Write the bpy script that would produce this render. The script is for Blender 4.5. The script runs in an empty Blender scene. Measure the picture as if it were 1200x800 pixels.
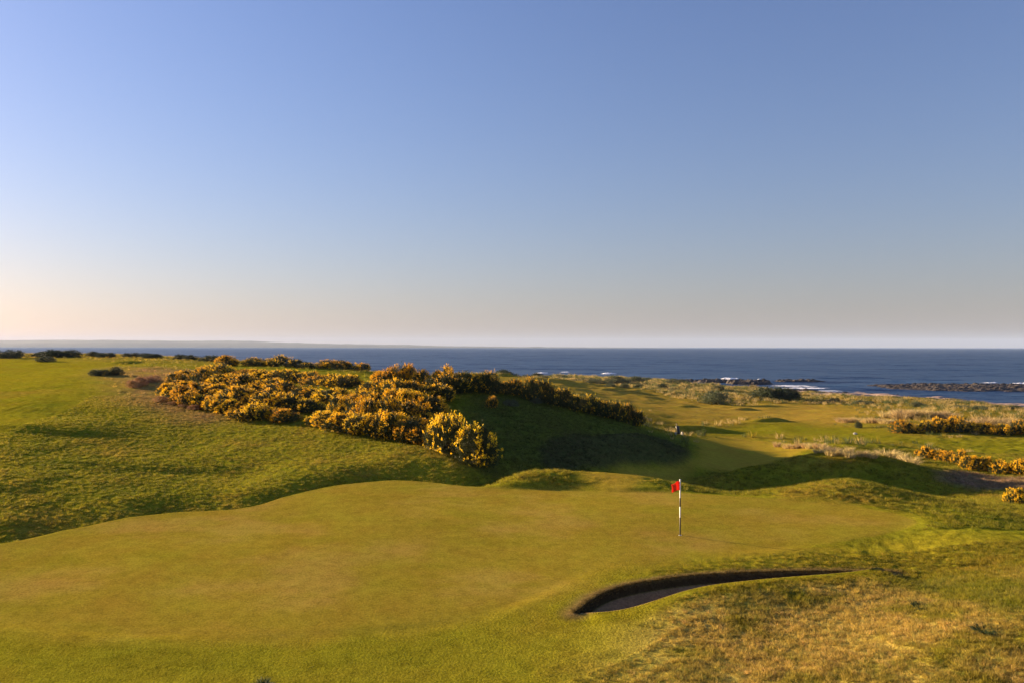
import bpy, math, random
import numpy as np
from mathutils import Vector

random.seed(7); RNG = np.random.default_rng(7)
R = math.radians
SC = bpy.context.scene
COL = SC.collection
F = 933.0; CX = 600.0; HZ = 406.0     # photo focal length and horizon, used to turn surveyed sight lines into metres
EYE = 14.0                            # camera height above the sea (z = 0)
SUN_AZ = 65.0                         # degrees left of the view direction
SUN_EL = 11.0

# ------------------------------------------------------------------ tagging
def tag(o, label=None, cat=None, group=None, kind=None):
    if label: o['label'] = label
    if cat: o['category'] = cat
    if group: o['group'] = group
    if kind: o['kind'] = kind
    return o

def mesh_np(name, verts, faces, mat=None, parent=None, smooth=False, link=True):
    """verts (n,3), faces (m,k) integer array, all faces the same size"""
    me = bpy.data.meshes.new(name)
    verts = np.asarray(verts, dtype=np.float32); faces = np.asarray(faces, dtype=np.int32)
    n, (m, k) = len(verts), faces.shape
    me.vertices.add(n); me.vertices.foreach_set('co', verts.ravel())
    me.loops.add(m * k); me.loops.foreach_set('vertex_index', faces.ravel())
    me.polygons.add(m)
    me.polygons.foreach_set('loop_start', np.arange(0, m * k, k, dtype=np.int32))
    me.polygons.foreach_set('use_smooth', np.full(m, smooth, dtype=bool))
    me.update(calc_edges=True)
    if mat: me.materials.append(mat)
    o = bpy.data.objects.new(name, me)
    if link: COL.objects.link(o)
    if parent: o.parent = parent
    return o

def empty(name, loc, rz=0.0, scale=(1, 1, 1)):
    o = bpy.data.objects.new(name, None); COL.objects.link(o)
    o.location = loc; o.rotation_euler = (0, 0, rz); o.scale = scale
    o.empty_display_size = 0.3
    return o

# ------------------------------------------------------------------ noise
def _hash(ix, iy, seed):
    h = (ix.astype(np.int64) * 374761393 + iy.astype(np.int64) * 668265263 + seed * 974634777) & 0xFFFFFFFF
    h = ((h ^ (h >> 13)) * 1274126177) & 0xFFFFFFFF
    h = h ^ (h >> 16)
    return h
def gnoise(x, y, seed=0):
    x = np.asarray(x, dtype=np.float64); y = np.asarray(y, dtype=np.float64)
    ix = np.floor(x); iy = np.floor(y); fx = x - ix; fy = y - iy
    def g(dx, dy):
        a = _hash(ix + dx, iy + dy, seed) * (2 * math.pi / 4294967296.0)
        return np.cos(a) * (fx - dx) + np.sin(a) * (fy - dy)
    u = fx ** 3 * (fx * (fx * 6 - 15) + 10); v = fy ** 3 * (fy * (fy * 6 - 15) + 10)
    a = g(0, 0); b = g(1, 0); c = g(0, 1); d = g(1, 1)
    return (a + u * (b - a) + v * (c - a) + u * v * (a - b - c + d)) * 1.5
def fbm(x, y, seed=0, octs=4):
    s = 0; a = 1.0; t = 0
    for k in range(octs):
        s = s + a * gnoise(x * 2 ** k, y * 2 ** k, seed + k * 17); t += a; a *= 0.5
    return s / t
def ss(a, b, x):
    t = np.clip((x - a) / (b - a), 0, 1); return t * t * (3 - 2 * t)
def lerp(a, b, t): return a + (b - a) * t

# ------------------------------------------------------------------ terrain heights (relative to the eye)
PTS = []
def c(px, py, Y): PTS.append((px, Y, -(py - HZ) * Y / F))
def h(px, Y, z): PTS.append((px, Y, z))
def planeY(py, up=0.0): return (9.94 - up) / ((py - HZ) / F + 0.07)
def g(px, py, up=0.0): c(px, py, planeY(py, up))

# putting green and its apron: a plane that tilts up to the back
for p in [(-300, 800), (0, 800), (300, 800), (600, 800), (0, 720), (200, 700), (400, 740), (600, 700), (300, 640), (150, 650), (500, 620),
          (700, 640), (640, 730), (797, 626), (900, 640), (0, 637), (75, 621), (150, 606), (215, 599), (290, 594), (330, 583), (365, 574), (400, 567),
          (460, 562), (515, 565), (570, 569), (650, 571), (700, 572), (800, 574), (900, 580), (1000, 588), (1080, 597), (1150, 607),
          (700, 690), (800, 665), (900, 664), (1000, 664), (1060, 640)]: g(*p)
g(0, 1000); g(600, 1000); h(-300, 13, -8.9); h(1200, 13, -7.4); h(1500, 13, -7.0)
c(850, 800, 19.7); c(1000, 800, 19.0); c(1200, 800, 18.0); c(1000, 740, 22.2); c(1100, 720, 22.4); c(1200, 720, 21.2); c(1200, 680, 25.0)
g(960, 669); g(1000, 672); g(1035, 669); g(1100, 666, .08); c(1200, 640, 29.6); c(1120, 640, 30.2); c(1200, 612, 35); c(1500, 700, 22)
# left rough slope
h(-300, 33.0, -9.2); h(-300, 55, -7.0); h(-300, 80, -3.8); h(-300, 130, -1.9); h(-300, 165, -1.7)
h(0, 33.2, -9.0); c(0, 612, 38.0); c(0, 590, 41); c(0, 570, 44); c(0, 530, 51); c(0, 500, 58); c(0, 470, 68); c(0, 440, 90); c(0, 420, 130); c(0, 415, 160)
h(75, 35, -8.8)
h(150, 37.0, -8.7); c(150, 590, 41.5); c(150, 570, 45); c(150, 540, 51); c(150, 510, 58); c(150, 480, 66); c(150, 450, 80); c(150, 430, 105); c(150, 417, 150)
h(215, 38.3, -8.7)
h(290, 38.8, -8.8); c(290, 591, 42.7); c(290, 579, 43.8); c(290, 560, 48); c(290, 530, 53); c(290, 505, 59); c(290, 490, 63); c(290, 460, 74); c(290, 440, 88); c(290, 424, 122)
h(340, 41.5, -8.8); c(340, 578, 44.4); c(340, 566, 45.4)
h(400, 43.2, -8.7); c(400, 562, 46.6); c(400, 550, 47.7); c(400, 535, 51); c(400, 515, 55); c(400, 500, 58.5); c(400, 470, 68); c(400, 448, 80); c(400, 434, 102)
h(470, 44.2, -8.5); c(470, 560, 47.2); c(470, 546, 48.2); c(470, 520, 53.5); c(470, 478, 63); c(470, 450, 72); c(470, 442, 78)
h(545, 43.2, -8.7); c(545, 565, 46.6); c(545, 551, 47.8); c(545, 542, 50)
for px in (-300, 0, 150): h(px, 205, -3.2); h(px, 260, -8.0); h(px, 330, -17)
h(290, 150, -3.0); h(290, 200, -5.0); h(290, 250, -9.5); h(290, 320, -17)
h(420, 110, -3.4); h(420, 150, -5.5); h(420, 200, -8.0); h(420, 240, -11); h(420, 300, -17)
# the dune in shade
h(590, 47.5, -8.6); c(560, 505, 58); c(565, 470, 66); c(560, 459, 70); h(560, 84, -5.8)
h(640, 48, -9.3); c(640, 547, 54.5); c(640, 520, 59); c(640, 500, 62); c(640, 482, 68); c(640, 468, 73); h(640, 88, -6.9)
h(700, 48, -9.5); c(700, 552, 56); c(690, 512, 60.5); h(690, 64.5, -7.4); c(690, 505, 70); c(700, 492, 74); c(700, 483, 78); h(700, 90, -8.6); h(700, 102, -9.4)
c(760, 555, 59); c(755, 513, 64); h(758, 69, -8.5); c(762, 507, 76); c(752, 497, 82); h(765, 95, -9.9)
h(800, 48, -9.8); c(800, 556, 61); c(812, 533, 68); c(800, 505, 95)
# low ground and the links
c(600, 455, 105); c(560, 446, 125); c(620, 444, 165); c(560, 441, 170); h(560, 215, -9.5); h(560, 270, -12.5); h(560, 320, -17)
c(640, 460, 125); c(660, 450, 190); c(650, 443, 250); h(650, 310, -13.2); h(650, 345, -17)
c(760, 485, 112); c(760, 470, 140); c(760, 455, 200); c(760, 447, 250); h(760, 300, -12.9); h(760, 345, -17)
c(850, 555, 63); c(900, 533, 75); c(870, 515, 88); c(900, 505, 97); c(900, 490, 115); c(900, 475, 142); c(900, 465, 172); c(880, 457, 215); h(880, 250, -13.6); h(880, 275, -15.5); h(880, 330, -18)
# right hand mound
c(790, 565, 57); c(830, 562, 57.5); c(870, 549, 58.5); c(910, 541, 59); c(950, 535, 59.5); c(990, 530, 59.5); c(1025, 535, 59); c(1060, 546, 58.5); c(1100, 560, 57.5); c(1140, 571, 56)
h(830, 53, -10.0); h(900, 54.5, -10.3); h(985, 55.0, -10.3); h(1050, 54, -10.2); h(1110, 53, -9.9)
h(900, 66, -10.0); h(985, 68, -9.7); c(985, 522, 75); h(1050, 66, -9.8)
c(1150, 562, 60); c(1200, 562, 59); c(1200, 542, 67); c(1100, 541, 69); c(1100, 520, 82); c(1200, 515, 86); c(1050, 510, 90); c(1100, 500, 97); c(1200, 500, 97)
c(1000, 495, 106); c(1050, 485, 115); c(1200, 487, 113); c(1100, 476, 140); c(1200, 480, 140); h(1200, 160, -12.3); h(1200, 185, -14.0); h(1200, 215, -16); h(1200, 330, -19)
c(1060, 468, 180); h(1060, 208, -13.5); h(1060, 228, -14.4); h(1060, 260, -16); c(1000, 473, 150); c(970, 466, 185); h(970, 226, -13.7); h(970, 246, -14.4); h(970, 280, -16)
for px in (1350, 1520):
    h(px, 22, -7.2); h(px, 35, -7.8); h(px, 60, -9.8); h(px, 90, -9.9); h(px, 115, -10.2); h(px, 150, -13.6); h(px, 200, -16); h(px, 330, -19)
# bank behind the green
c(590, 562, 42.3); c(615, 554, 43.3); c(650, 552, 43.6); c(700, 553, 43.5); c(750, 557, 43.2); c(800, 567, 42.4); c(860, 577, 41.5); c(910, 574, 42.5); c(960, 566, 43.4); c(1000, 563, 43.8)
c(1060, 576, 42.8); c(1130, 586, 42); c(1190, 591, 43); h(615, 46.0, -8.6); h(700, 46.5, -9.0); h(860, 46, -9.4); h(985, 47.5, -9.4); h(1060, 47, -9.2); h(1150, 48, -9.2)

P = np.array(PTS, dtype=np.float64)
def _uv(px, Y): return px / 100.0, np.log(Y) * 8.0
PU, PV = _uv(P[:, 0], P[:, 1])
def _kern(r2): return 0.5 * r2 * np.log(r2 + 1e-9)
_n = len(P)
_A = np.zeros((_n + 3, _n + 3))
_A[:_n, :_n] = _kern((PU[:, None] - PU[None]) ** 2 + (PV[:, None] - PV[None]) ** 2) + np.eye(_n) * 0.02
_A[:_n, _n] = 1; _A[:_n, _n + 1] = PU; _A[:_n, _n + 2] = PV
_A[_n:, :_n] = _A[:_n, _n:].T
_W = np.linalg.solve(_A, np.concatenate([P[:, 2], np.zeros(3)]))
def tps(px, Y):
    px = np.clip(px, -320, 1520); Y = np.clip(Y, 13, 380)
    u, v = _uv(px, Y); out = np.empty_like(u)
    for s in range(0, len(u), 20000):
        uu = u[s:s + 20000, None]; vv = v[s:s + 20000, None]
        out[s:s + 20000] = _kern((uu - PU) ** 2 + (vv - PV) ** 2) @ _W[:_n] + _W[_n] + _W[_n + 1] * uu[:, 0] + _W[_n + 2] * vv[:, 0]
    return out

# local features, in metres on the ground plan
def wp(px, Y): return ((px - CX) / F * Y, Y)
def seg_dist(x, y, pts):
    """distance to a polyline and position along it (0..len-1)"""
    best = np.full(x.shape, 1e18); par = np.zeros(x.shape)
    for i in range(len(pts) - 1):
        ax, ay = pts[i]; bx, by = pts[i + 1]; dx, dy = bx - ax, by - ay
        t = np.clip(((x - ax) * dx + (y - ay) * dy) / (dx * dx + dy * dy), 0, 1)
        d = (x - ax - t * dx) ** 2 + (y - ay - t * dy) ** 2
        m = d < best; best = np.where(m, d, best); par = np.where(m, i + t, par)
    return np.sqrt(best), par
def smooth_line(pts, k=6, closed=False):
    pts = np.array(pts, dtype=float); n = len(pts); out = []
    for i in range(n if closed else n - 1):
        idx = [(i - 1), i, i + 1, i + 2]
        idx = [j % n for j in idx] if closed else [min(max(j, 0), n - 1) for j in idx]
        p0, p1, p2, p3 = pts[idx]
        for t in np.arange(k) / k:
            out.append(0.5 * (2 * p1 + (p2 - p0) * t + (2 * p0 - 5 * p1 + 4 * p2 - p3) * t * t + (3 * p1 - p0 - 3 * p2 + p3) * t ** 3))
    if not closed: out.append(pts[-1])
    return np.array(out)
def inside(x, y, poly):
    r = np.zeros(x.shape, dtype=bool); n = len(poly)
    for i in range(n):
        ax, ay = poly[i]; bx, by = poly[(i + 1) % n]
        if ay == by: continue
        r ^= ((ay > y) != (by > y)) & (x < (bx - ax) * (y - ay) / (by - ay) + ax)
    return r
def sdf(x, y, poly, reach=4.0):
    """positive inside, clipped at +-reach"""
    poly = np.asarray(poly); out = np.full(x.shape, -reach)
    lo = poly.min(0) - reach; hi = poly.max(0) + reach
    m = (x > lo[0]) & (x < hi[0]) & (y > lo[1]) & (y < hi[1])
    if m.any():
        xs, ys = x[m], y[m]
        d, _ = seg_dist(xs, ys, np.vstack([poly, poly[:1]]))
        out[m] = np.clip(np.where(inside(xs, ys, poly), d, -d), -reach, reach)
    return out

RIM = smooth_line([wp(673, 24.55), wp(700, 25.9), wp(735, 26.8), wp(800, 27.65), wp(870, 28.05), wp(960, 28.2), wp(1045, 28.15)], 5)
LIP = smooth_line([wp(673, 24.55), wp(705, 24.45), wp(740, 24.75), wp(775, 25.2), wp(810, 25.75), wp(840, 26.1), wp(900, 26.6), wp(1000, 27.3), wp(1045, 28.15)], 5)
BUNKER = np.vstack([RIM, LIP[::-1][1:-1]])
# hummocks and hollows of the links: px, Y, radius across, radius along, height
BUMPS = [(690, 205, 3.4, 1.2, .65), (712, 172, 2.2, 1.0, 0.6), (714, 152, 2.0, .9, 0.55), (742, 158, 3.8, 1.0, 0.55), (805, 132, 1.7, .8, 0.4),
         (872, 131, 2.2, .9, 0.42), (903, 110, 2.4, 1.0, 0.62), (800, 96, 6.0, 1.4, 0.75), (590, 165, 2.4, 1.2, 0.7), (660, 170, 2.6, 1.2, 0.6),
         (70, 58, 5.0, 2.0, .26), (190, 50, 5.0, 1.8, .14), (-30, 44, 4.5, 1.8, .2), (735, 63.5, 4.2, 1.3, 0.3), (145, 112, 2, 1.5, 0.3)]
def height(x, y, fine=True):
    """terrain height relative to the eye at ground position x, y (arrays)"""
    x = np.asarray(x, dtype=np.float64); y = np.asarray(y, dtype=np.float64)
    Yc = np.maximum(y, 13.0)
    px = CX + F * x / Yc
    z = tps(px, Yc)
    if GREEN is not None:      # the putting surface itself: a tilted plane with slow borrows
        sd = sdf(x, y, GREEN, 1.2)
        k = ss(-0.55, 0.1, sd)
        pl = -8.4 + 0.07 * (y - 22) + 0.07 * gnoise(x / 9 + 3.3, y / 6 + 1.7, 77)
        z = lerp(z, pl, k)
    # the knoll the photographer stands on
    t = ss(0, 1, (13 - y) / 12.0)
    z = lerp(z, -1.72 - 0.02 * np.abs(x), t)
    # bunker lip and pit
    m = (y > 21) & (y < 31) & (x > 0) & (x < 16)
    if m.any():
        xs, ys = x[m], y[m]
        dl, par = seg_dist(xs, ys, LIP); q = par / (len(LIP) - 1)
        amp = 0.10 * ss(0.0, 0.12, q) + 0.19 * ss(0.2, 0.5, q) + 0.05 * ss(0.42, 0.65, q); amp *= 1 - ss(0.93, 1.0, q)
        ins = inside(xs, ys, BUNKER)
        plane = -8.4 + 0.07 * (ys - 22)
        zz = z[m]
        dr, _ = seg_dist(xs, ys, RIM)
        up = amp * np.exp(-(dl / 2.4) ** 2)
        outz = zz + np.where(ins, 0, up * ss(-.05, .7, dr - dl))
        pit = np.minimum(zz, plane) - (0.02 + 0.20 * ss(0, 0.12, dr) + 0.22 * ss(0.1, 0.9, dr)) 
        pit = np.where(ins, lerp(zz + up, pit, ss(0.0, 0.55, dl)), 0)
        # a rolled turf rim along the back edge
        outz += np.where(ins, 0, 0.045 * np.exp(-(dr / 0.22) ** 2))
        z[m] = np.where(ins, pit, outz)
    for bx, by, ra, rl, hh in BUMPS:
        wx, wy = wp(bx, by)
        m = (abs(x - wx) < ra * 3) & (abs(y - wy) < rl * 6)
        if m.any():
            dx = (x[m] - wx) / ra; dy = y[m] - wy
            dy = np.where(dy < 0, dy / (rl * 0.55), dy / (rl * 1.9))
            z[m] += hh * np.exp(-(dx * dx + dy * dy) ** 1.4)
    if fine:
        w = relief(x, y, px, Yc)
        z = z + w * (0.07 * fbm(x / 4.1, y / 4.1, 3, 3)) + w * 0.04 * fbm(x / 0.5, y / 0.5, 9, 2)
        z = z + w * ss(540, 600, px) * ss(52, 60, y) * (1 - ss(85, 100, y)) * .16 * fbm(x / 2.2, y / 2.2, 13, 3)
        far = ss(120, 190, y) * (1 - ss(270, 330, y))
        z = z + far * (1.5 * fbm(x / 11, y / 9, 21, 4) + 0.3) * ss(480, 640, px)
        z = z + ss(70, 110, y) * (1 - ss(200, 260, y)) * 0.25 * fbm(x / 9, y / 7, 31, 3)
    return z
GREEN = None
def relief(x, y, px, Y):
    """0 on mown turf, 1 on rough"""
    w = np.ones_like(x)
    if GREEN is not None: w = w * (1 - ss(-1.2, 0.15, sdf(x, y, GREEN, 1.3)))
    w = w * (1 - .95 * ss(-6.5, -2.8, sdf(x, y, GREEN, 8) + .9 * gnoise(x / 2.3, y / 2.3, 91)) * (1 - ss(29, 33, y)) * (1 - ss(3, 7, x)))
    w = w * (1 - 0.8 * ss(-1, 1, sdf(x, y, FAIRWAY, 2)))
    w = w * (1 - ss(-0.4, 0.0, sdf(x, y, BUNKER, 0.6)))
    return w
def at(px, py, fine=False):
    """where the sight line through photo pixel px,py meets the ground: x, y, z(abs)"""
    Y = np.exp(np.linspace(math.log(14), math.log(340), 1500))
    z = height((px - CX) / F * Y, Y, fine)
    ray = -(py - HZ) * Y / F
    k = int(np.argmax(z >= ray)) if (z >= ray).any() else len(Y) - 1
    return ((px - CX) / F * Y[k], Y[k], z[k] + EYE)
def ground_z(x, y):
    return float(height(np.array([x]), np.array([y]))[0]) + EYE

FAIRWAY = np.array([(0, 1000), (1, 1000), (0, 1001)], dtype=float)
def poly_px(pts, k=4):
    return smooth_line([at(a, b)[:2] for a, b in pts], k, closed=True)
GREEN = smooth_line([wp(a, planeY(b)) for a, b in [(-260, 690), (-120, 662), (0, 638), (75, 622), (150, 607), (215, 600), (290, 595), (330, 584), (365, 575), (400, 568),
     (460, 563), (515, 566), (570, 570), (650, 573), (720, 575), (800, 577), (900, 583), (980, 590), (1040, 600), (1070, 612), (1020, 626), (930, 638), (820, 648), (720, 660), (660, 680), (600, 705), (520, 725), (400, 738), (250, 742), (100, 738), (0, 728), (-200, 728)]], 4, closed=True)
FAIRWAY = poly_px([(690, 558), (720, 551), (800, 545), (820, 525), (812, 512), (850, 511), (900, 517), (960, 521), (935, 530), (900, 541), (850, 551), (800, 558), (760, 562)])

# ------------------------------------------------------------------ materials
def new_mat(name):
    m = bpy.data.materials.new(name); m.use_nodes = True
    nt = m.node_tree; nt.nodes.clear()
    out = nt.nodes.new('ShaderNodeOutputMaterial')
    return m, nt, out
def nd(nt, typ, **kw):
    n = nt.nodes.new(typ)
    for k, v in kw.items():
        if k in n.inputs: n.inputs[k].default_value = v
        else: setattr(n, k, v)
    return n
def noise_node(nt, scale, detail=3.0, rough=0.55, vec=None):
    n = nd(nt, 'ShaderNodeTexNoise'); n.inputs['Scale'].default_value = scale
    n.inputs['Detail'].default_value = detail; n.inputs['Roughness'].default_value = rough
    if vec is not None: nt.links.new(vec, n.inputs['Vector'])
    return n
def math_node(nt, op, a, b=None, c_=None):
    n = nd(nt, 'ShaderNodeMath'); n.operation = op
    for i, v in enumerate((a, b, c_)):
        if v is None: continue
        if isinstance(v, (int, float)): n.inputs[i].default_value = v
        else: nt.links.new(v, n.inputs[i])
    return n.outputs[0]
def mixrgb(nt, blend, fac, a, b):
    n = nd(nt, 'ShaderNodeMix'); n.data_type = 'RGBA'; n.blend_type = blend
    for sock, v in ((n.inputs[0], fac), (n.inputs[6], a), (n.inputs[7], b)):
        if isinstance(v, (int, float)): sock.default_value = v
        elif isinstance(v, tuple): sock.default_value = v
        else: nt.links.new(v, sock)
    return n.outputs[2]
def maprange(nt, v, a, b, c_, d):
    n = nd(nt, 'ShaderNodeMapRange')
    n.inputs['From Min'].default_value = a; n.inputs['From Max'].default_value = b
    n.inputs['To Min'].default_value = c_; n.inputs['To Max'].default_value = d
    nt.links.new(v, n.inputs['Value']); return n.outputs['Result']

def ground_material():
    m, nt, out = new_mat('turf_and_soil')
    tc = nd(nt, 'ShaderNodeTexCoord'); ob = tc.outputs['Object']
    ca = nd(nt, 'ShaderNodeAttribute'); ca.attribute_name = 'col'
    ra = nd(nt, 'ShaderNodeAttribute'); ra.attribute_name = 'rough'
    rough = ra.outputs['Fac']
    n1 = noise_node(nt, 2.2, 4, 0.65, ob); n2 = noise_node(nt, 14, 3, 0.6, ob); n3 = noise_node(nt, 45, 2, 0.6, ob); n4 = noise_node(nt, 0.5, 3, 0.6, ob)
    v = math_node(nt, 'ADD', math_node(nt, 'MULTIPLY', maprange(nt, n1.outputs['Fac'], .3, .7, -.5, .5), .5), math_node(nt, 'MULTIPLY', maprange(nt, n2.outputs['Fac'], .3, .7, -.5, .5), .75))
    v = math_node(nt, 'ADD', v, math_node(nt, 'MULTIPLY', maprange(nt, n3.outputs['Fac'], .3, .7, -.5, .5), .5))
    amp = maprange(nt, rough, 0, 1, .62, 1.0)
    v = math_node(nt, 'ADD', math_node(nt, 'MULTIPLY', v, amp), 1.0)
    v = math_node(nt, 'MAXIMUM', v, 0.3)
    hs = nd(nt, 'ShaderNodeHueSaturation'); nt.links.new(ca.outputs['Color'], hs.inputs['Color'])
    nt.links.new(maprange(nt, n4.outputs['Fac'], .3, .7, .488, .512), hs.inputs['Hue']); nt.links.new(v, hs.inputs['Value'])
    b = nd(nt, 'ShaderNodeBump'); nt.links.new(math_node(nt, 'ADD', math_node(nt, 'MULTIPLY', n2.outputs['Fac'], 1.0), math_node(nt, 'MULTIPLY', n3.outputs['Fac'], .5)), b.inputs['Height'])
    nt.links.new(maprange(nt, rough, 0, 1, .12, .7), b.inputs['Strength']); b.inputs['Distance'].default_value = 0.10
    p = nd(nt, 'ShaderNodeBsdfPrincipled', Roughness=1.0); p.inputs['Specular IOR Level'].default_value = 0.0
    nt.links.new(hs.outputs['Color'], p.inputs['Base Color']); nt.links.new(b.outputs['Normal'], p.inputs['Normal'])
    nt.links.new(p.outputs[0], out.inputs['Surface'])
    return m
def leaf_material(name, col, var=0.5, trans=0.25, scale=2.0, attr=None, rough=0.6):
    m, nt, out = new_mat(name)
    tc = nd(nt, 'ShaderNodeTexCoord')
    geo = nd(nt, 'ShaderNodeNewGeometry')
    n = noise_node(nt, scale, 3, 0.6, tc.outputs['Object'])
    isl = geo.outputs['Random Per Island']
    v = math_node(nt, 'ADD', maprange(nt, isl, 0, 1, 1 - var, 1 + var), maprange(nt, n.outputs['Fac'], .3, .7, -var * .5, var * .5))
    v = math_node(nt, 'MAXIMUM', v, .2)
    if attr:
        a = nd(nt, 'ShaderNodeAttribute'); a.attribute_name = attr; a.attribute_type = 'INSTANCER'; src = a.outputs['Color']
    else:
        oi = nd(nt, 'ShaderNodeObjectInfo')
        hh = nd(nt, 'ShaderNodeHueSaturation'); hh.inputs['Color'].default_value = (*col, 1)
        nt.links.new(maprange(nt, oi.outputs['Random'], 0, 1, .487, .513), hh.inputs['Hue'])
        nt.links.new(maprange(nt, oi.outputs['Random'], 0, 1, .85, 1.15), hh.inputs['Value'])
        src = hh.outputs['Color']
    hs = nd(nt, 'ShaderNodeHueSaturation'); nt.links.new(src, hs.inputs['Color']); nt.links.new(v, hs.inputs['Value'])
    p = nd(nt, 'ShaderNodeBsdfPrincipled', Roughness=rough); p.inputs['Specular IOR Level'].default_value = 0.2
    nt.links.new(hs.outputs['Color'], p.inputs['Base Color'])
    t = nd(nt, 'ShaderNodeBsdfTranslucent'); nt.links.new(hs.outputs['Color'], t.inputs['Color'])
    mx = nd(nt, 'ShaderNodeMixShader'); mx.inputs[0].default_value = trans
    nt.links.new(p.outputs[0], mx.inputs[1]); nt.links.new(t.outputs[0], mx.inputs[2])
    nt.links.new(mx.outputs[0], out.inputs['Surface'])
    return m
def plain_material(name, col, rough=0.6, scale=6.0, var=0.15, spec=0.3, bump=0.0):
    m, nt, out = new_mat(name)
    tc = nd(nt, 'ShaderNodeTexCoord'); n = noise_node(nt, scale, 4, 0.6, tc.outputs['Object'])
    hs = nd(nt, 'ShaderNodeHueSaturation'); hs.inputs['Color'].default_value = (*col, 1)
    nt.links.new(maprange(nt, n.outputs['Fac'], .3, .7, 1 - var, 1 + var), hs.inputs['Value'])
    p = nd(nt, 'ShaderNodeBsdfPrincipled', Roughness=rough); p.inputs['Specular IOR Level'].default_value = spec
    nt.links.new(hs.outputs['Color'], p.inputs['Base Color'])
    if bump:
        b = nd(nt, 'ShaderNodeBump'); b.inputs['Strength'].default_value = bump; b.inputs['Distance'].default_value = 0.2
        nt.links.new(n.outputs['Fac'], b.inputs['Height']); nt.links.new(b.outputs['Normal'], p.inputs['Normal'])
    nt.links.new(p.outputs[0], out.inputs['Surface'])
    return m
def sea_material():
    m, nt, out = new_mat('sea_water')
    tc = nd(nt, 'ShaderNodeTexCoord'); ob = tc.outputs['Object']
    mp = nd(nt, 'ShaderNodeMapping'); mp.inputs['Scale'].default_value = (0.45, 1, 1); nt.links.new(ob, mp.inputs['Vector'])
    n1 = noise_node(nt, 0.22, 3, .6, mp.outputs[0]); n2 = noise_node(nt, 1.1, 3, .6, ob); n3 = noise_node(nt, 0.045, 2, .5, mp.outputs[0])
    mp2 = nd(nt, 'ShaderNodeMapping'); mp2.inputs['Scale'].default_value = (0.16, 1, 1); nt.links.new(ob, mp2.inputs['Vector'])
    st = noise_node(nt, 0.014, 4, .6, mp2.outputs[0])
    geo = nd(nt, 'ShaderNodeNewGeometry')
    def slope(n, k):      # facet slopes of the chop, straight from the noise vector
        sub = nd(nt, 'ShaderNodeVectorMath', operation='SUBTRACT'); nt.links.new(n.outputs['Color'], sub.inputs[0]); sub.inputs[1].default_value = (.5, .5, .5)
        mul = nd(nt, 'ShaderNodeVectorMath', operation='MULTIPLY'); nt.links.new(sub.outputs[0], mul.inputs[0]); mul.inputs[1].default_value = (k * .7, k, 0)
        return mul.outputs[0]
    def vadd(p_, q_):
        v_ = nd(nt, 'ShaderNodeVectorMath', operation='ADD'); nt.links.new(p_, v_.inputs[0]); nt.links.new(q_, v_.inputs[1]); return v_.outputs[0]
    sl = vadd(vadd(slope(n1, 1.1), slope(n2, .8)), slope(n3, .8))
    sc_ = nd(nt, 'ShaderNodeVectorMath', operation='SCALE'); nt.links.new(sl, sc_.inputs[0]); nt.links.new(maprange(nt, st.outputs['Fac'], .38, .62, 1.15, .5), sc_.inputs['Scale'])
    nrm = nd(nt, 'ShaderNodeVectorMath', operation='NORMALIZE'); nt.links.new(vadd(geo.outputs['Normal'], sc_.outputs[0]), nrm.inputs[0])
    p = nd(nt, 'ShaderNodeBsdfPrincipled', Roughness=0.34); p.inputs['IOR'].default_value = 1.333; p.inputs['Specular IOR Level'].default_value = .055
    p.inputs['Base Color'].default_value = (0.006, 0.034, 0.098, 1)
    nt.links.new(nrm.outputs[0], p.inputs['Normal']); nt.links.new(p.outputs[0], out.inputs['Surface'])
    return m
def rock_material():
    m, nt, out = new_mat('shore_rock')
    tc = nd(nt, 'ShaderNodeTexCoord'); n = noise_node(nt, 0.8, 5, .65, tc.outputs['Object'])
    r = nd(nt, 'ShaderNodeValToRGB'); r.color_ramp.elements[0].color = (.02, .016, .012, 1); r.color_ramp.elements[0].position = .35
    r.color_ramp.elements[1].color = (.06, .042, .027, 1); r.color_ramp.elements[1].position = .72
    nt.links.new(n.outputs['Fac'], r.inputs[0])
    p = nd(nt, 'ShaderNodeBsdfPrincipled', Roughness=0.75); nt.links.new(r.outputs[0], p.inputs['Base Color'])
    b = nd(nt, 'ShaderNodeBump'); b.inputs['Strength'].default_value = .8; b.inputs['Distance'].default_value = .4
    nt.links.new(n.outputs['Fac'], b.inputs['Height']); nt.links.new(b.outputs['Normal'], p.inputs['Normal'])
    nt.links.new(p.outputs[0], out.inputs['Surface'])
    return m
M_GROUND = ground_material(); M_SEA = sea_material(); M_ROCK = rock_material()
M_TUFT = leaf_material('grass_blades', (0, 0, 0), .35, .5, 3.0, attr='tcol')
M_GORSE = leaf_material('gorse_spines', (0.050, 0.060, 0.017), .55, .15, 1.6)
M_BLOOM = leaf_material('gorse_flowers', (0.84, 0.49, 0.015), .3, .3, 2.0)
M_STEM = plain_material('woody_stems', (0.07, 0.05, 0.035), .9, 8, .3)
M_SCRUB = leaf_material('dark_scrub_leaves', (0.045, 0.060, 0.025), .5, .12, 1.6)
M_GREYLEAF = leaf_material('grey_green_leaves', (0.10, 0.115, 0.055), .4, .2, 1.6)
M_BRACKEN = leaf_material('dead_bracken', (0.34, 0.19, 0.085), .4, .2, 1.6)
M_MARRAM = leaf_material('marram_blades', (0.52, 0.39, 0.17), .35, .35, 1.6)
M_FOAM = plain_material('sea_foam', (0.82, 0.84, 0.86), .6, 1.5, .1)
M_WHITE = plain_material('white_paint', (0.8, 0.78, 0.72), .4, 8, .05)
M_BLACK = plain_material('black_paint', (0.02, 0.02, 0.02), .4, 8, .1)
M_STONE = plain_material('pale_stone', (0.5, 0.47, 0.4), .8, 3, .2)
M_GREY = plain_material('grey_plastic', (0.34, 0.33, 0.31), .5, 8, .1)
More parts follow.
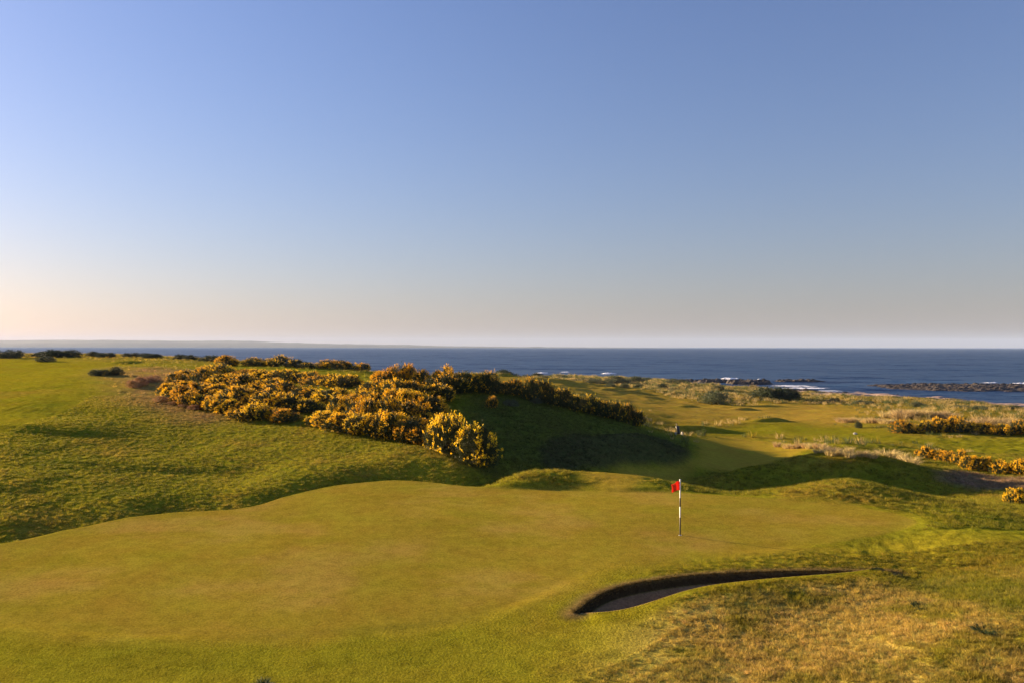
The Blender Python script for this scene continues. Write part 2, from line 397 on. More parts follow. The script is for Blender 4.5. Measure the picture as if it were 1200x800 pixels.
M_RED = leaf_material('red_flag_cloth', (0.76, 0.070, 0.035), .08, .45)
M_HILL = plain_material('far_coast_land', (0.10, 0.11, 0.08), .9, .0012, .3)

# ------------------------------------------------------------------ the ground
ZONES = {k: poly_px(v) for k, v in dict(
    left_fairway=[(-200, 470), (-200, 421), (0, 421), (90, 422), (125, 428), (112, 442), (100, 456), (70, 478), (30, 492), (0, 502), (-100, 520)],
    golden=[(640, 446), (700, 449), (830, 473), (930, 472), (1000, 476), (1010, 489), (960, 496), (880, 490), (830, 496), (760, 482), (700, 466), (640, 458), (590, 452), (560, 449), (545, 446), (575, 442)],
    right_fairway=[(830, 500), (900, 494), (1000, 500), (1080, 512), (1210, 512), (1300, 515), (1300, 535), (1210, 534), (1100, 520), (1000, 514), (900, 509), (840, 508)],
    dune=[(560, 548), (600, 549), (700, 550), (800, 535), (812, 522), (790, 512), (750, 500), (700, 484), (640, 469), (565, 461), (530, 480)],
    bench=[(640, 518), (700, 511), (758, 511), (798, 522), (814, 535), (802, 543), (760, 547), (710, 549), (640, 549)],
    path=[(1100, 553), (1125, 551), (1200, 557), (1320, 560), (1320, 575), (1200, 572), (1150, 572), (1105, 563)],
    heather=[(95, 440), (110, 432), (150, 431), (210, 432), (240, 436), (200, 462), (262, 488), (240, 493), (180, 480), (135, 466), (120, 448)],
).items()}
for _k, _a in (('left_fairway', 0), ): pass
def ground_colour(x, y, z):
    """soil and turf colours: what grows where (n,3), and how rough it is (n,)"""
    n = x.shape; px = CX + F * x / np.maximum(y, 13)
    col = np.zeros(n + (3,))
    def put(w, rgb): col[:] = col * (1 - w[..., None]) + np.array(rgb) * w[..., None]
    n1 = fbm(x / 6, y / 6, 41, 4); n2 = fbm(x / 1.6, y / 1.6, 43, 3); n3 = fbm(x / 22, y / 22, 47, 3)
    put(np.ones(n), (0.205, 0.195, 0.013))
    put(ss(-.05, .55, n1 + .5 * n2) * .75, (0.260, 0.200, 0.022))              # drier swards
    put(ss(.05, .5, -n1 + .6 * n2) * .7, (0.150, 0.165, 0.010))                # lusher ones
    # foreground right: bleached rough
    fr = ss(18.0, 22, y + 0) * 0 + ss(-1.0, 3.5, x - 1.5 - (y - 20) * .25) * (1 - ss(25.5, 27.5, y))
    put(fr * ss(-.25, .35, n2 * .6 + n1 * .5 + .25 - ss(7, 13, x) * .18), (0.41, 0.315, 0.07))
    put(fr * ss(.12, .5, -n1 + .5 * n2) * .7, (0.175, 0.180, 0.014))
    # the far links and dunes
    far = ss(75, 100, y) * ss(560, 640, px)
    put(far * .85, (0.235, 0.170, 0.020))
    put(far * ss(0, .5, n3) * .6, (0.15, 0.15, 0.015))
    dn = ss(165, 200, y) * ss(520, 620, px); put(dn * .8, (0.20, 0.18, 0.045)); put(dn * ss(0, .4, n1) * .7, (0.36, 0.27, 0.10))
    lf = ss(95, 125, y) * (1 - ss(430, 560, px)); put(lf * .7, (0.24, 0.18, 0.03))
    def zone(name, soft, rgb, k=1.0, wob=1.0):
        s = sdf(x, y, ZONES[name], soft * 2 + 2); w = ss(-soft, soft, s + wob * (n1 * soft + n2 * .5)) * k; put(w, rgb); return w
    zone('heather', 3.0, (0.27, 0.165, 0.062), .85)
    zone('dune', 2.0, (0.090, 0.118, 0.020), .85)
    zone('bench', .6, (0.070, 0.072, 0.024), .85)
    w1 = zone('left_fairway', 9.0, (0.285, 0.248, 0.012), .95, 1.0)
    put(w1 * ss(0, .5, n3 + .4 * n1) * .6, (0.33, 0.235, 0.026))
    w2 = zone('golden', 6.0, (0.325, 0.222, 0.032), .9)
    put(w2 * ss(0.0, .5, n1) * .45, (0.21, 0.18, 0.015))
    w3 = zone('right_fairway', 4.0, (0.180, 0.175, 0.009), .9)
    zone('path', 1.2, (0.23, 0.155, 0.085), .9)
    rough = np.ones(n)
    # fringe and green
    sg = sdf(x, y, GREEN, 6.0)
    fringe = ss(-5.5, -2.5, sg + n2 * .8) * (1 - ss(30, 34, y)) * (1 - ss(0.0, .3, -sg) * 0)
    put(fringe * .75, (0.232, 0.202, 0.014))
    put(ss(-3.2, -1.8, sg + n2 * .7) * ss(-.2, -1.0, sg) * (1 - ss(27, 29, y)) * ss(2, -3, x) * .45, (0.155, 0.160, 0.009))
    dl_, _ = seg_dist(x, y, LIP); put(ss(1.1, .35, dl_ + .25 * n2) * .8, (0.21, 0.185, 0.009))
    gr = ss(-1.3, 0.30, sg + .30 * n2) * np.where(y < 31, 1, 0) + ss(-0.30, 0.10, sg + .10 * n2) * np.where(y < 31, 0, 1)
    put(gr, (0.278, 0.214, 0.021))
    put(gr * ss(-.1, .45, fbm(x / 5 + 9, y / 3.2, 53, 4)) * .8, (0.340, 0.238, 0.040))
    put(gr * ss(.0, .5, fbm(x / 4 + 5, y / 2.2, 59, 4)) * .5, (0.232, 0.202, 0.014))
    rough *= 1 - .93 * gr; rough *= 1 - .35 * fringe
    sf = sdf(x, y, FAIRWAY, 3.0); fw = ss(-.8, .8, sf + .5 * n2)
    put(fw, (0.300, 0.225, 0.024)); put(fw * ss(0, .5, n1) * .5, (0.28, 0.19, 0.022)); rough *= 1 - .8 * fw
    rough *= 1 - .6 * np.maximum(np.maximum(w1, w2), w3)
    # worn brown edge and sand of the bunker
    db, _ = seg_dist(x, y, RIM)
    sb = sdf(x, y, BUNKER, 2.0)
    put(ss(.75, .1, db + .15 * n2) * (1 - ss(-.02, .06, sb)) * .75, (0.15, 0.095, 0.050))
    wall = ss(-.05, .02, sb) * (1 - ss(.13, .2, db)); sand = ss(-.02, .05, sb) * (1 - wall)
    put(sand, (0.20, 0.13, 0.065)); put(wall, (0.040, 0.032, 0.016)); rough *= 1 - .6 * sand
    # beach
    be = ss(-11.7, -12.4, z + .25 * n1) * ss(880, 950, px)
    be = np.maximum(be, ss(-12.9, -13.4, z) * ss(480, 620, px))
    put(be, (0.40, 0.29, 0.22)); rough *= 1 - .7 * be
    return np.clip(col, 0.004, 0.9), np.clip(rough, 0, 1), dict(green=sg, fairway=sf, bunker=sb, beach=be)

NCOL, NROW = 1000, 1250
tans = np.concatenate([[-8, -5, -3, -2, -1.5, -1.2], np.linspace(-1.0, 1.0, NCOL), [1.2, 1.5, 2, 3, 5, 8]])
rows = np.concatenate([np.linspace(-40, 12.5, 50), np.exp(np.linspace(math.log(13), math.log(380), NROW))])
gx = tans[None, :] * np.maximum(rows, 13)[:, None]; gy = np.repeat(rows[:, None], len(tans), 1)
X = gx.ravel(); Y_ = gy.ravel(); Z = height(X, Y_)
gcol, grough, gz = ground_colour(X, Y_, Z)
nc, nr = len(tans), len(rows)
ii = np.arange(nr - 1)[:, None] * nc + np.arange(nc - 1)[None, :]
faces = np.stack([ii, ii + 1, ii + 1 + nc, ii + nc], -1).reshape(-1, 4)
verts = np.stack([X, Y_, Z + EYE], -1)
fc = lambda a: a[faces].mean(1)
zone_of = np.zeros(len(faces), dtype=int)
zone_of[fc(gz['beach']) > .5] = 4
zone_of[fc(gz['fairway']) > 0] = 2
zone_of[fc(gz['green']) > 0] = 1
zone_of[fc(gz['bunker']) > .04] = 3
# smooth normals shared across the zones
fa, fb, fd = verts[faces[:, 0]], verts[faces[:, 1]], verts[faces[:, 3]]
fn = np.cross(fb - fa, fd - fa)
vn = np.zeros_like(verts)
for k in range(4): np.add.at(vn, faces[:, k], fn)
vn /= np.linalg.norm(vn, axis=1, keepdims=True) + 1e-12
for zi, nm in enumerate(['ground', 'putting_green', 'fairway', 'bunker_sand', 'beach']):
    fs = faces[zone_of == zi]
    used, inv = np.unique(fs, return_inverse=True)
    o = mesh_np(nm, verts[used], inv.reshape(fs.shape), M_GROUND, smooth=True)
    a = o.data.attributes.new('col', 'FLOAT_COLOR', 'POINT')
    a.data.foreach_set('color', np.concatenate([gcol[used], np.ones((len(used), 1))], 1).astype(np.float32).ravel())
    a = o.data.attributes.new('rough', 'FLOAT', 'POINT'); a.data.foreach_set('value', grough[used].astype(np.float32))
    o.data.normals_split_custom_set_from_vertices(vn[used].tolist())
    tag(o, kind='structure')

# ------------------------------------------------------------------ grass tufts (uncountable)
def blade_mesh(name, nb, hgt, spread, wid, mat, lean=0.5, seed=0):
    r = np.random.default_rng(seed); V = []; Fc = []
    for k in range(nb):
        a = r.uniform(0, 2 * math.pi); rr = spread * math.sqrt(r.uniform()); bx, by = rr * math.cos(a), rr * math.sin(a)
        a2 = a + r.normal(0, .8); L = lean * r.uniform(.2, 1.2) * hgt; hh = hgt * r.uniform(.55, 1.1); w = wid * r.uniform(.6, 1.2)
        f_ = r.uniform(0, math.pi); wx, wy = math.cos(f_) * w, math.sin(f_) * w
        i = len(V)
        V += [(bx - wx, by - wy, -.03), (bx + wx, by + wy, -.03), (bx + wx * .7 + math.cos(a2) * L * .35, by + wy * .7 + math.sin(a2) * L * .35, hh * .6), (bx - wx * .7 + math.cos(a2) * L * .35, by - wy * .7 + math.sin(a2) * L * .35, hh * .6),
              (bx + math.cos(a2) * L, by + math.sin(a2) * L, hh)]
        Fc += [(i, i + 1, i + 2), (i, i + 2, i + 3), (i + 3, i + 2, i + 4)]
    return mesh_np(name, V, Fc, mat, link=False)
tufts = bpy.data.collections.new('tuft_kinds')
for k in range(6): tufts.objects.link(blade_mesh('tuft_kind', 26, 1.0, .55, .035, M_TUFT, .8, 100 + k))

def tuft_group():
    ng = bpy.data.node_groups.new('scatter_tufts', 'GeometryNodeTree')
    ng.interface.new_socket('Geometry', in_out='INPUT', socket_type='NodeSocketGeometry')
    ng.interface.new_socket('Geometry', in_out='OUTPUT', socket_type='NodeSocketGeometry')
    gi = ng.nodes.new('NodeGroupInput'); go = ng.nodes.new('NodeGroupOutput')
    ip = ng.nodes.new('GeometryNodeInstanceOnPoints'); ci = ng.nodes.new('GeometryNodeCollectionInfo')
    ci.inputs['Collection'].default_value = tufts; ci.inputs['Separate Children'].default_value = True; ci.inputs['Reset Children'].default_value = True
    ip.inputs['Pick Instance'].default_value = True
    def attr(nm, dt):
        a = ng.nodes.new('GeometryNodeInputNamedAttribute'); a.data_type = dt; a.inputs['Name'].default_value = nm
        return a.outputs['Attribute']
    L = ng.links.new
    L(gi.outputs[0], ip.inputs['Points']); L(ci.outputs[0], ip.inputs['Instance'])
    L(attr('idx', 'INT'), ip.inputs['Instance Index']); L(attr('rot', 'FLOAT_VECTOR'), ip.inputs['Rotation']); L(attr('scl', 'FLOAT_VECTOR'), ip.inputs['Scale'])
    L(ip.outputs[0], go.inputs[0])
    return ng
NG = tuft_group()
def scatter(name, x, y, hgt, wid, colr):
    n = len(x); z = height(x, y) + EYE
    me = bpy.data.meshes.new(name); me.vertices.add(n); me.vertices.foreach_set('co', np.stack([x, y, z], -1).astype(np.float32).ravel())
    a = me.attributes.new('idx', 'INT', 'POINT'); a.data.foreach_set('value', RNG.integers(0, 6, n).astype(np.int32))
    a = me.attributes.new('rot', 'FLOAT_VECTOR', 'POINT'); a.data.foreach_set('vector', np.stack([RNG.normal(0, .12, n), RNG.normal(0, .12, n), RNG.uniform(0, 6.28, n)], -1).astype(np.float32).ravel())
    a = me.attributes.new('scl', 'FLOAT_VECTOR', 'POINT'); a.data.foreach_set('vector', np.stack([wid, wid, hgt], -1).astype(np.float32).ravel())
    a = me.attributes.new('tcol', 'FLOAT_COLOR', 'POINT'); a.data.foreach_set('color', np.concatenate([colr, np.ones((n, 1))], 1).astype(np.float32).ravel())
    o = bpy.data.objects.new(name, me); COL.objects.link(o)
    md = o.modifiers.new('scatter', 'NODES'); md.node_group = NG
    me.materials.append(M_TUFT)
    tag(o, kind='stuff'); return o
def candidates(n, y0, y1, t0, t1):
    """random ground points, evenly spread over the ground between two distances"""
    yy = np.sqrt(RNG.uniform(y0 * y0, y1 * y1, n)); tt = RNG.uniform(t0, t1, n); return tt * yy, yy
def grass_zone(name, n, y0, y1, t0, t1, hlo, hhi, label, clump=.5, keep=None, tint=1.0, thin=1.0):
    x, y = candidates(n, y0, y1, t0, t1)
    px = CX + F * x / y; w = relief(x, y, px, y)
    dens = np.clip(.7 + clump * 1.0 * fbm(x / 1.3, y / 1.3, 61, 3), .15, 1)
    ok = (w > RNG.uniform(.25, .8, len(x))) & (RNG.uniform(0, 1, len(x)) < dens)
    if keep is not None: ok &= keep(x, y, px)
    x, y = x[ok], y[ok]; px = CX + F * x / y; w = relief(x, y, px, y)
    cc, rr, gzz = ground_colour(x, y, height(x, y, False))
    hh = RNG.uniform(hlo, hhi, len(x)) * (.75 + .35 * np.clip(.5 + 1.2 * fbm(x / 2.2, y / 2.2, 67, 3), 0, 1.2)) * w * np.clip(rr, .3, 1)
    cc = cc * RNG.uniform(.7, 1.35, (len(x), 1)) * tint * np.array([1.05, 1.0, 1.0])
    if name == 'dune_grass':
        q = RNG.uniform(0, 1, len(x)) + .9 * fbm(x / 7, y / 7, 83, 3)
        cc = np.where((q > .62)[:, None], np.array([.44, .33, .12]), np.where((q < .42)[:, None], np.array([.095, .115, .035]), cc))
    else:       # straw and fresh blades mixed through the sward
        q = RNG.uniform(0, 1, len(x))
        cc = np.where((q > .88)[:, None], cc * np.array([1.3, 1.2, 1.7]), np.where((q < .15)[:, None], cc * np.array([.6, .75, .8]), cc))
    tag(scatter(name, x, y, hh, (hh * RNG.uniform(.7, 1.2, len(x)) + .05) * thin, np.clip(cc, .01, .7)), label, 'grass')
grass_zone('rough_grass', 85000, 15.5, 30.5, -.85, .85, .05, .13, 'bleached and green rough grass in front of and beside the sand bunker', keep=lambda x, y, px: (sdf(x, y, GREEN, 3.2) < -RNG.uniform(.1, 2.6, len(x))))
grass_zone('rough_grass', 95000, 31.0, 72, -.95, .1, .05, .125, 'tussocky green rough on the long slope left of the green', keep=lambda x, y, px: (sdf(x, y, ZONES['left_fairway'], 3) < 0))
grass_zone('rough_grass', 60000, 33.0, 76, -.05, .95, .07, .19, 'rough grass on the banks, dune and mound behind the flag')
grass_zone('straw_wisps', 6000, 15.5, 30.5, -.2, .85, .10, .22, 'thin pale straw stems standing above the foreground rough', keep=lambda x, y, px: (sdf(x, y, GREEN, 5) < -RNG.uniform(1.5, 5, len(x))) & (fbm(x / 2, y / 2, 87, 2) > -.1), thin=.3)
_t = RNG.uniform(0, len(RIM) - 1, 1500); _i = np.minimum(_t.astype(int), len(RIM) - 2); _p = RIM[_i] + (RIM[_i + 1] - RIM[_i]) * (_t - _i)[:, None]
_x = _p[:, 0] + RNG.normal(0, .05, 1500); _y = _p[:, 1] + np.abs(RNG.normal(0, .10, 1500)); _h = RNG.uniform(.03, .085, 1500)
tag(scatter('rim_grass', _x, _y, _h, _h * 1.1 + .02, np.array([.16, .12, .04]) * RNG.uniform(.4, 1.5, (1500, 1))), 'ragged brown grass hanging over the back edge of the bunker', 'grass')
grass_zone('dune_grass', 52000, 76, 275, -.1, .85, .3, .85, 'pale dune grass along the shore', .9, keep=lambda x, y, px: (sdf(x, y, ZONES['golden'], 3) < 1.0) & (sdf(x, y, ZONES['right_fairway'], 3) < 0) & (height(x, y, False) > -13) & ((y > 150) | (RNG.uniform(0, 1, len(x)) < .3)) & ((abs(x - 21.5) > 3) | (y < 95) | (y > 112)))
grass_zone('rough_grass', 9000, 72, 190, -.95, -.12, .15, .4, 'dry grass on the plateau behind the left gorse', keep=lambda x, y, px: (sdf(x, y, ZONES['left_fairway'], 3) < 0))

# ------------------------------------------------------------------ gorse and scrub
def lobes_for(r, n, flat):
    L = [(0, 0, .48, .62, .62, .50)]
    for k in range(n):
        a = 2 * math.pi * (k + r.uniform(-.3, .3)) / n; d = r.uniform(.38, .66); s = r.uniform(.28, .46)
        L.append((d * math.cos(a), d * math.sin(a), r.uniform(.22, .5), s, s, s * r.uniform(.7, 1.0)))
    for k in range(max(2, n // 2)):
        a = r.uniform(0, 6.28); d = r.uniform(.1, .4); s = r.uniform(.22, .36); L.append((d * math.cos(a), d * math.sin(a), r.uniform(.58, .78) * flat, s, s, s * .8))
    return np.array(L)
def crown_points(r, L, n, rlo, rhi):
    """points in the shells of the lobes, none deep inside another lobe, none below ground"""
    out = []; outn = []
    tot = 0
    while tot < n:
        k = r.integers(0, len(L), n); d = r.normal(size=(n, 3)); d /= np.linalg.norm(d, axis=1, keepdims=True)
        rad = r.uniform(rlo, rhi, n) ** .6
        p = L[k, :3] + d * L[k, 3:6] * rad[:, None]
        q = ((p[:, None, :] - L[None, :, :3]) / L[None, :, 3:6]); q = (q * q).sum(-1)
        ok = (p[:, 2] > 0.02) & (q.min(1) > rlo * rlo * .8)
        out.append(p[ok]); outn.append(d[ok]); tot += ok.sum()
    return np.concatenate(out)[:n], np.concatenate(outn)[:n]
def leaf_quads(r, p, d, ln, wd, jitter=.7):
    n = len(p); ax = d + r.normal(0, jitter, (n, 3)); ax[:, 2] += .35; ax /= np.linalg.norm(ax, axis=1, keepdims=True)
    sd = np.cross(ax, r.normal(size=(n, 3))); sd /= np.linalg.norm(sd, axis=1, keepdims=True) + 1e-9
    l = ln * r.uniform(.5, 1.4, (n, 1)); w = wd * r.uniform(.6, 1.3, (n, 1))
    v = np.stack([p - sd * w * .5, p + sd * w * .5, p + ax * l + sd * w * .22, p + ax * l - sd * w * .22], 1).reshape(-1, 3)
    return v, np.arange(4 * n).reshape(n, 4)
def tube(path, radii, sides=6):
    V = []; Fq = []
    path = [Vector(p) for p in path]
    for i, p in enumerate(path):
        t = (path[min(i + 1, len(path) - 1)] - path[max(i - 1, 0)]).normalized()
        a = t.cross(Vector((.31, .17, .93))); a = a.normalized() if a.length > 1e-4 else Vector((1, 0, 0)); b = t.cross(a)
        for s in range(sides):
            th = 2 * math.pi * s / sides; V.append(p + (a * math.cos(th) + b * math.sin(th)) * radii[i])
    for i in range(len(path) - 1):
        for s in range(sides):
            s2 = (s + 1) % sides; Fq.append((i * sides + s, i * sides + s2, (i + 1) * sides + s2, (i + 1) * sides + s))
    return V, Fq
def bush_meshes(seed, bloom, nleaf=9000, leaf=.055, spray=1.0):
    r = np.random.default_rng(seed); L = lobes_for(r, int(r.integers(6, 10)), 1.0)
    p, d = crown_points(r, L, nleaf, .45, 1.06)
    # new shoots that break the outline
    sp, sd_ = crown_points(r, L, 260, .93, 1.0)
    sh = np.concatenate([sp[:, None] + sd_[:, None] * np.linspace(0, .13, 6)[None, :, None] * r.uniform(.4, 1.3, (260, 1, 1)) + np.array([0, 0, 1]) * np.linspace(0, .05, 6)[None, :, None]], 1).reshape(-1, 3)
    p = np.concatenate([p, sh]); d = np.concatenate([d, np.repeat(sd_, 6, 0)])
    v, f = leaf_quads(r, p, d, leaf, leaf * .42)
    fol = (v, f)
    blo = None
    if bloom > 0:
        ns = int(350 * bloom); c_, cd = crown_points(r, L, ns * 5, .88, 1.05)
        pat = fbm(c_[:, 0] * 2.2 + c_[:, 2] * 1.7 + seed, c_[:, 1] * 2.2 - c_[:, 2], seed, 2) + .25 * (c_[:, 2] - .4) + r.normal(0, .36, len(c_))
        k = np.argsort(-pat)[:ns]; c_, cd = c_[k], cd[k]
        m = 6
        along = r.uniform(0, .12, (ns, m, 1)) * spray
        q = c_[:, None] + (cd[:, None] + np.array([0, 0, .5])) * along + r.normal(0, .020, (ns, m, 3)) * spray
        dd = np.repeat(cd, m, 0)
        blo = leaf_quads(r, q.reshape(-1, 3), dd, .047, .044, .9)
    sv, sf_ = [], []
    for k in range(7):
        a = r.uniform(0, 6.28); e = (math.cos(a) * r.uniform(.3, .6), math.sin(a) * r.uniform(.3, .6), r.uniform(.4, .7))
        V, Fq = tube([(0, 0, -.25), (e[0] * .25, e[1] * .25, e[2] * .4), e], [.045, .03, .008], 5)
        n0 = len(sv); sv += [tuple(q) for q in V]; sf_ += [tuple(i + n0 for i in q) for q in Fq]
    return fol, blo, (sv, sf_)
def data(name, vf, mat):
    o = mesh_np(name, vf[0], vf[1], mat, link=False); me = o.data; bpy.data.objects.remove(o); return me
class Kind:
    def __init__(s, seed, bloom, mleaf, mbloom=None, nleaf=9000, leaf=.055):
        a, b, c_ = bush_meshes(seed, bloom, nleaf, leaf)
        s.fol = data('foliage', a, mleaf); s.blo = data('blossom', b, mbloom) if b else None; s.stem = data('stem', c_, M_STEM)
GORSE_RICH = [Kind(200 + k, .95, M_GORSE, M_BLOOM) for k in range(4)]
GORSE_MID = [Kind(220 + k, .55, M_GORSE, M_BLOOM) for k in range(3)]
GORSE_POOR = [Kind(240 + k, .24, M_GORSE, M_BLOOM) for k in range(3)]
GORSE_BIG = [Kind(260 + k, .62, M_GORSE, M_BLOOM, 20000, .036) for k in range(2)]
SCRUB = [Kind(280 + k, 0, M_SCRUB, None, 4500, .07) for k in range(3)]
GREYS = [Kind(290 + k, 0, M_GREYLEAF, None, 6000, .06) for k in range(2)]
BRACK = [Kind(300 + k, 0, M_BRACKEN, None, 6000, .06) for k in range(2)]
def bush(kind, x, y, wid, hgt, name, label, cat, group=None, sink=.06):
    z = ground_z(x, y) - sink * hgt
    root = empty(name, (x, y, z), random.uniform(0, 6.28), (wid / 2 * random.uniform(.92, 1.08), wid / 2 * random.uniform(.92, 1.08), hgt))
    tag(root, label, cat, group)
    for nm, me in (('foliage', kind.fol), ('blossom', kind.blo), ('stem', kind.stem)):
        if me is None: continue
        o = bpy.data.objects.new(nm, me); COL.objects.link(o); o.parent = root
    return root
ORD = ['first', 'second', 'third', 'fourth', 'fifth', 'sixth', 'seventh', 'eighth', 'ninth', 'tenth', 'eleventh', 'twelfth', 'thirteenth', 'fourteenth', 'fifteenth']
def row(kinds, pts, n, wid, hgt, look, where, group, name='gorse_bush', cat='gorse bush', jit=.25):
    """bushes set out along a line on the ground, left to right"""
    w = np.array([at(a, b)[:2] for a, b in pts])
    s = np.concatenate([[0], np.cumsum(np.linalg.norm(np.diff(w, axis=0), axis=1))])
    for k in range(n):
        t = s[-1] * ((k + .5 + random.uniform(-.2, .2)) / n)
        x = np.interp(t, s, w[:, 0]) + random.uniform(-jit, jit); y = np.interp(t, s, w[:, 1]) + random.uniform(-jit, jit) * 1.5
        ki = kinds[(k * 7 + int(x * 3)) % len(kinds)]
        lab = f'{look}, {ORD[k]} from left {where}' if n > 1 else f'{look} {where}'
        bush(ki, x, y, wid * random.uniform(.78, 1.32), hgt * random.uniform(.7, 1.3), name, lab, cat, group)
GB = 'gorse bushes massed on the left hillside'
row(GORSE_RICH, [(196, 463), (235, 477), (300, 491), (345, 493)], 14, 2.5, 1.05, 'low yellow gorse bush', 'along the front edge of the left bank', GB)
row(GORSE_MID + GORSE_RICH, [(202, 452), (260, 466), (330, 480), (368, 484)], 13, 2.9, 1.1, 'flowering gorse bush', 'in the second row of the left bank', GB)
row(GORSE_MID + GORSE_RICH[:1], [(222, 444), (300, 456), (350, 466), (392, 470)], 12, 3.2, 1.15, 'green and yellow gorse bush', 'in the third row of the left bank', GB)
row(GORSE_MID + GORSE_POOR[:1] + GORSE_RICH[:2], [(240, 438), (300, 443), (350, 447), (412, 455)], 11, 3.4, 1.2, 'gorse bush', 'in the back row of the left bank', GB)
GC = 'gorse bushes massed on the middle knoll'
row(GORSE_RICH + GORSE_MID[:1], [(372, 497), (420, 506), (460, 513), (508, 519)], 9, 2.8, 1.35, 'golden gorse bush', 'along the foot of the middle knoll', GC)
row(GORSE_MID + GORSE_RICH[:2], [(392, 487), (440, 493), (505, 501)], 9, 2.9, 1.35, 'gappy gorse bush', 'in the second row up the middle knoll', GC)
row(GORSE_RICH + GORSE_MID[:1], [(408, 475), (455, 480), (512, 486)], 8, 2.9, 1.4, 'gorse bush full of flower', 'in the third row up the middle knoll', GC)
row(GORSE_MID, [(428, 463), (470, 467), (520, 470)], 7, 2.9, 1.35, 'sparsely flowering gorse bush', 'in the fourth row up the middle knoll', GC)
row(GORSE_RICH, [(440, 450), (480, 451), (528, 455)], 6, 2.9, 1.5, 'bright yellow gorse bush', 'on the crest of the middle knoll', GC)
row(GORSE_POOR, [(512, 459), (560, 460), (612, 464)], 7, 2.9, 1.5, 'dark shaded gorse bush', 'behind the crest right of the knoll', 'shaded gorse behind the crest')
GF = 'gorse on the far edge of the plateau'
row(GORSE_MID + GORSE_RICH[:2] + GORSE_POOR[:1], [(262, 429), (310, 429), (360, 432), (428, 435)], 11, 3.6, 1.15, 'small distant gorse bush', 'against the sea behind the left bank', GF)
row(GORSE_POOR, [(620, 468), (660, 476), (700, 485), (735, 495), (752, 500)], 12, 2.3, 1.6, 'dark backlit gorse bush', 'in the hedge down the dune ridge', 'gorse hedge down the dune ridge')
x, y, _ = at(524, 528); bush(GORSE_BIG[0], x, y, 3.0, 2.6, 'gorse_bush', 'tall golden gorse bush left of the front pair below the knoll', 'gorse bush', 'front pair of gorse bushes')
x, y, _ = at(560, 543); bush(GORSE_BIG[1], x, y, 3.7, 2.6, 'gorse_bush', 'broad round golden gorse bush nearest the green, at the foot of the knoll', 'gorse bush', 'front pair of gorse bushes')
x, y, _ = at(577, 478); bush(GORSE_RICH[1], x, y, 1.3, .95, 'gorse_bush', 'small lone orange gorse bush on the shaded dune face', 'gorse bush')
x, y, _ = at(598, 476); bush(GREYS[0], x, y, 1.4, .6, 'pale_shrub', 'small pale shrub beside the lone gorse on the shaded dune', 'shrub')
x, y, _ = at(628, 473); bush(GREYS[1], x, y, 1.6, .5, 'pale_shrub', 'low green shrub near the dune crest right of the lone gorse', 'shrub')
GR = 'gorse thicket on the far right'
row(GORSE_RICH + GORSE_MID, [(1046, 505), (1068, 506), (1110, 504), (1150, 506), (1192, 508), (1240, 510)], 11, 2.6, 1.4, 'gorse bush casting a long shadow', 'in the far right thicket', GR)
row(GORSE_RICH + GORSE_MID[:1], [(1076, 533), (1100, 536), (1128, 542)], 5, 1.7, 1.1, 'small yellow gorse bush', 'in the line above the sandy path', 'gorse above the sandy path')
row(GORSE_RICH, [(1136, 549), (1160, 551), (1200, 554), (1225, 556)], 6, 1.8, 1.2, 'yellow gorse bush', 'in the clump beside the sandy path', 'gorse beside the sandy path')
row(GORSE_RICH, [(1184, 589), (1200, 587), (1222, 588)], 3, 1.1, .85, 'bright low gorse bush', 'at the right end of the green', 'gorse at the right end of the green')
# dark scrub on the skyline at the left, and odd shrubs
GS = 'dark scrub along the left skyline'
row(SCRUB, [(-30, 419), (30, 418), (92, 419)], 11, 4.0, 1.0, 'dark scrub bush', 'along the left skyline', GS, 'scrub_bush', 'scrub bush', 1.5)
row(SCRUB, [(100, 418), (140, 418.5), (195, 420)], 7, 3.4, .75, 'small dark scrub bush', 'on the skyline right of the far left scrub', GS, 'scrub_bush', 'scrub bush', 1.5)
row(SCRUB, [(205, 422), (240, 423), (262, 424)], 4, 3.4, .9, 'low dark scrub bush', 'on the skyline before the gorse begins', GS, 'scrub_bush', 'scrub bush', 1.0)
x, y, _ = at(53, 424); bush(SCRUB[0], x, y, 3.2, .8, 'scrub_bush', 'dark green bush standing out on the far end of the left fairway', 'scrub bush')
x, y, _ = at(10, 420.5); bush(SCRUB[1], x, y, 4.6, 1.1, 'scrub_bush', 'dark bush at the left edge, nearer than the skyline scrub', 'scrub bush')
row(SCRUB, [(108, 441), (140, 440)], 3, 1.9, .75, 'dark heathery bush', 'in the hollow left of the gorse', 'heathery bushes in the hollow', 'heather_bush', 'heather', .3)
row(BRACK, [(150, 456), (168, 450), (182, 446)], 5, 2.0, .7, 'brown dead bracken clump', 'at the gorse bank left tip', 'dead bracken by the gorse', 'bracken_clump', 'bracken', .3)
row(BRACK, [(178, 470), (215, 474), (240, 482)], 4, 1.7, .4, 'low russet bracken clump', 'before the gorse bank left tip', 'dead bracken by the gorse', 'bracken_clump', 'bracken', .3)
x, y, _ = at(838, 473); bush(GREYS[0], x, y, 6.4, 2.6, 'shore_shrub', 'rounded grey green shrub alone on the near edge of the shore dunes', 'shrub', 'shrubs on the shore dunes')
row(SCRUB, [(885, 468), (930, 469)], 5, 5.0, 2.4, 'dark green shore shrub', 'in the thicket before the beach', 'shrubs on the shore dunes', 'shore_shrub', 'shrub', .8)
row(GREYS, [(680, 449), (740, 449), (800, 452)], 5, 7, 1.7, 'grey green shrub', 'on the dunes behind the golden links', 'shrubs on the shore dunes', 'shore_shrub', 'shrub', 3)
row(SCRUB, [(545, 441), (590, 441), (640, 441)], 10, 5, 1.3, 'far dark bush', 'in the hedge beyond the golden plateau', 'far hedge at the edge of the sea', 'scrub_bush', 'scrub bush', 1.5)
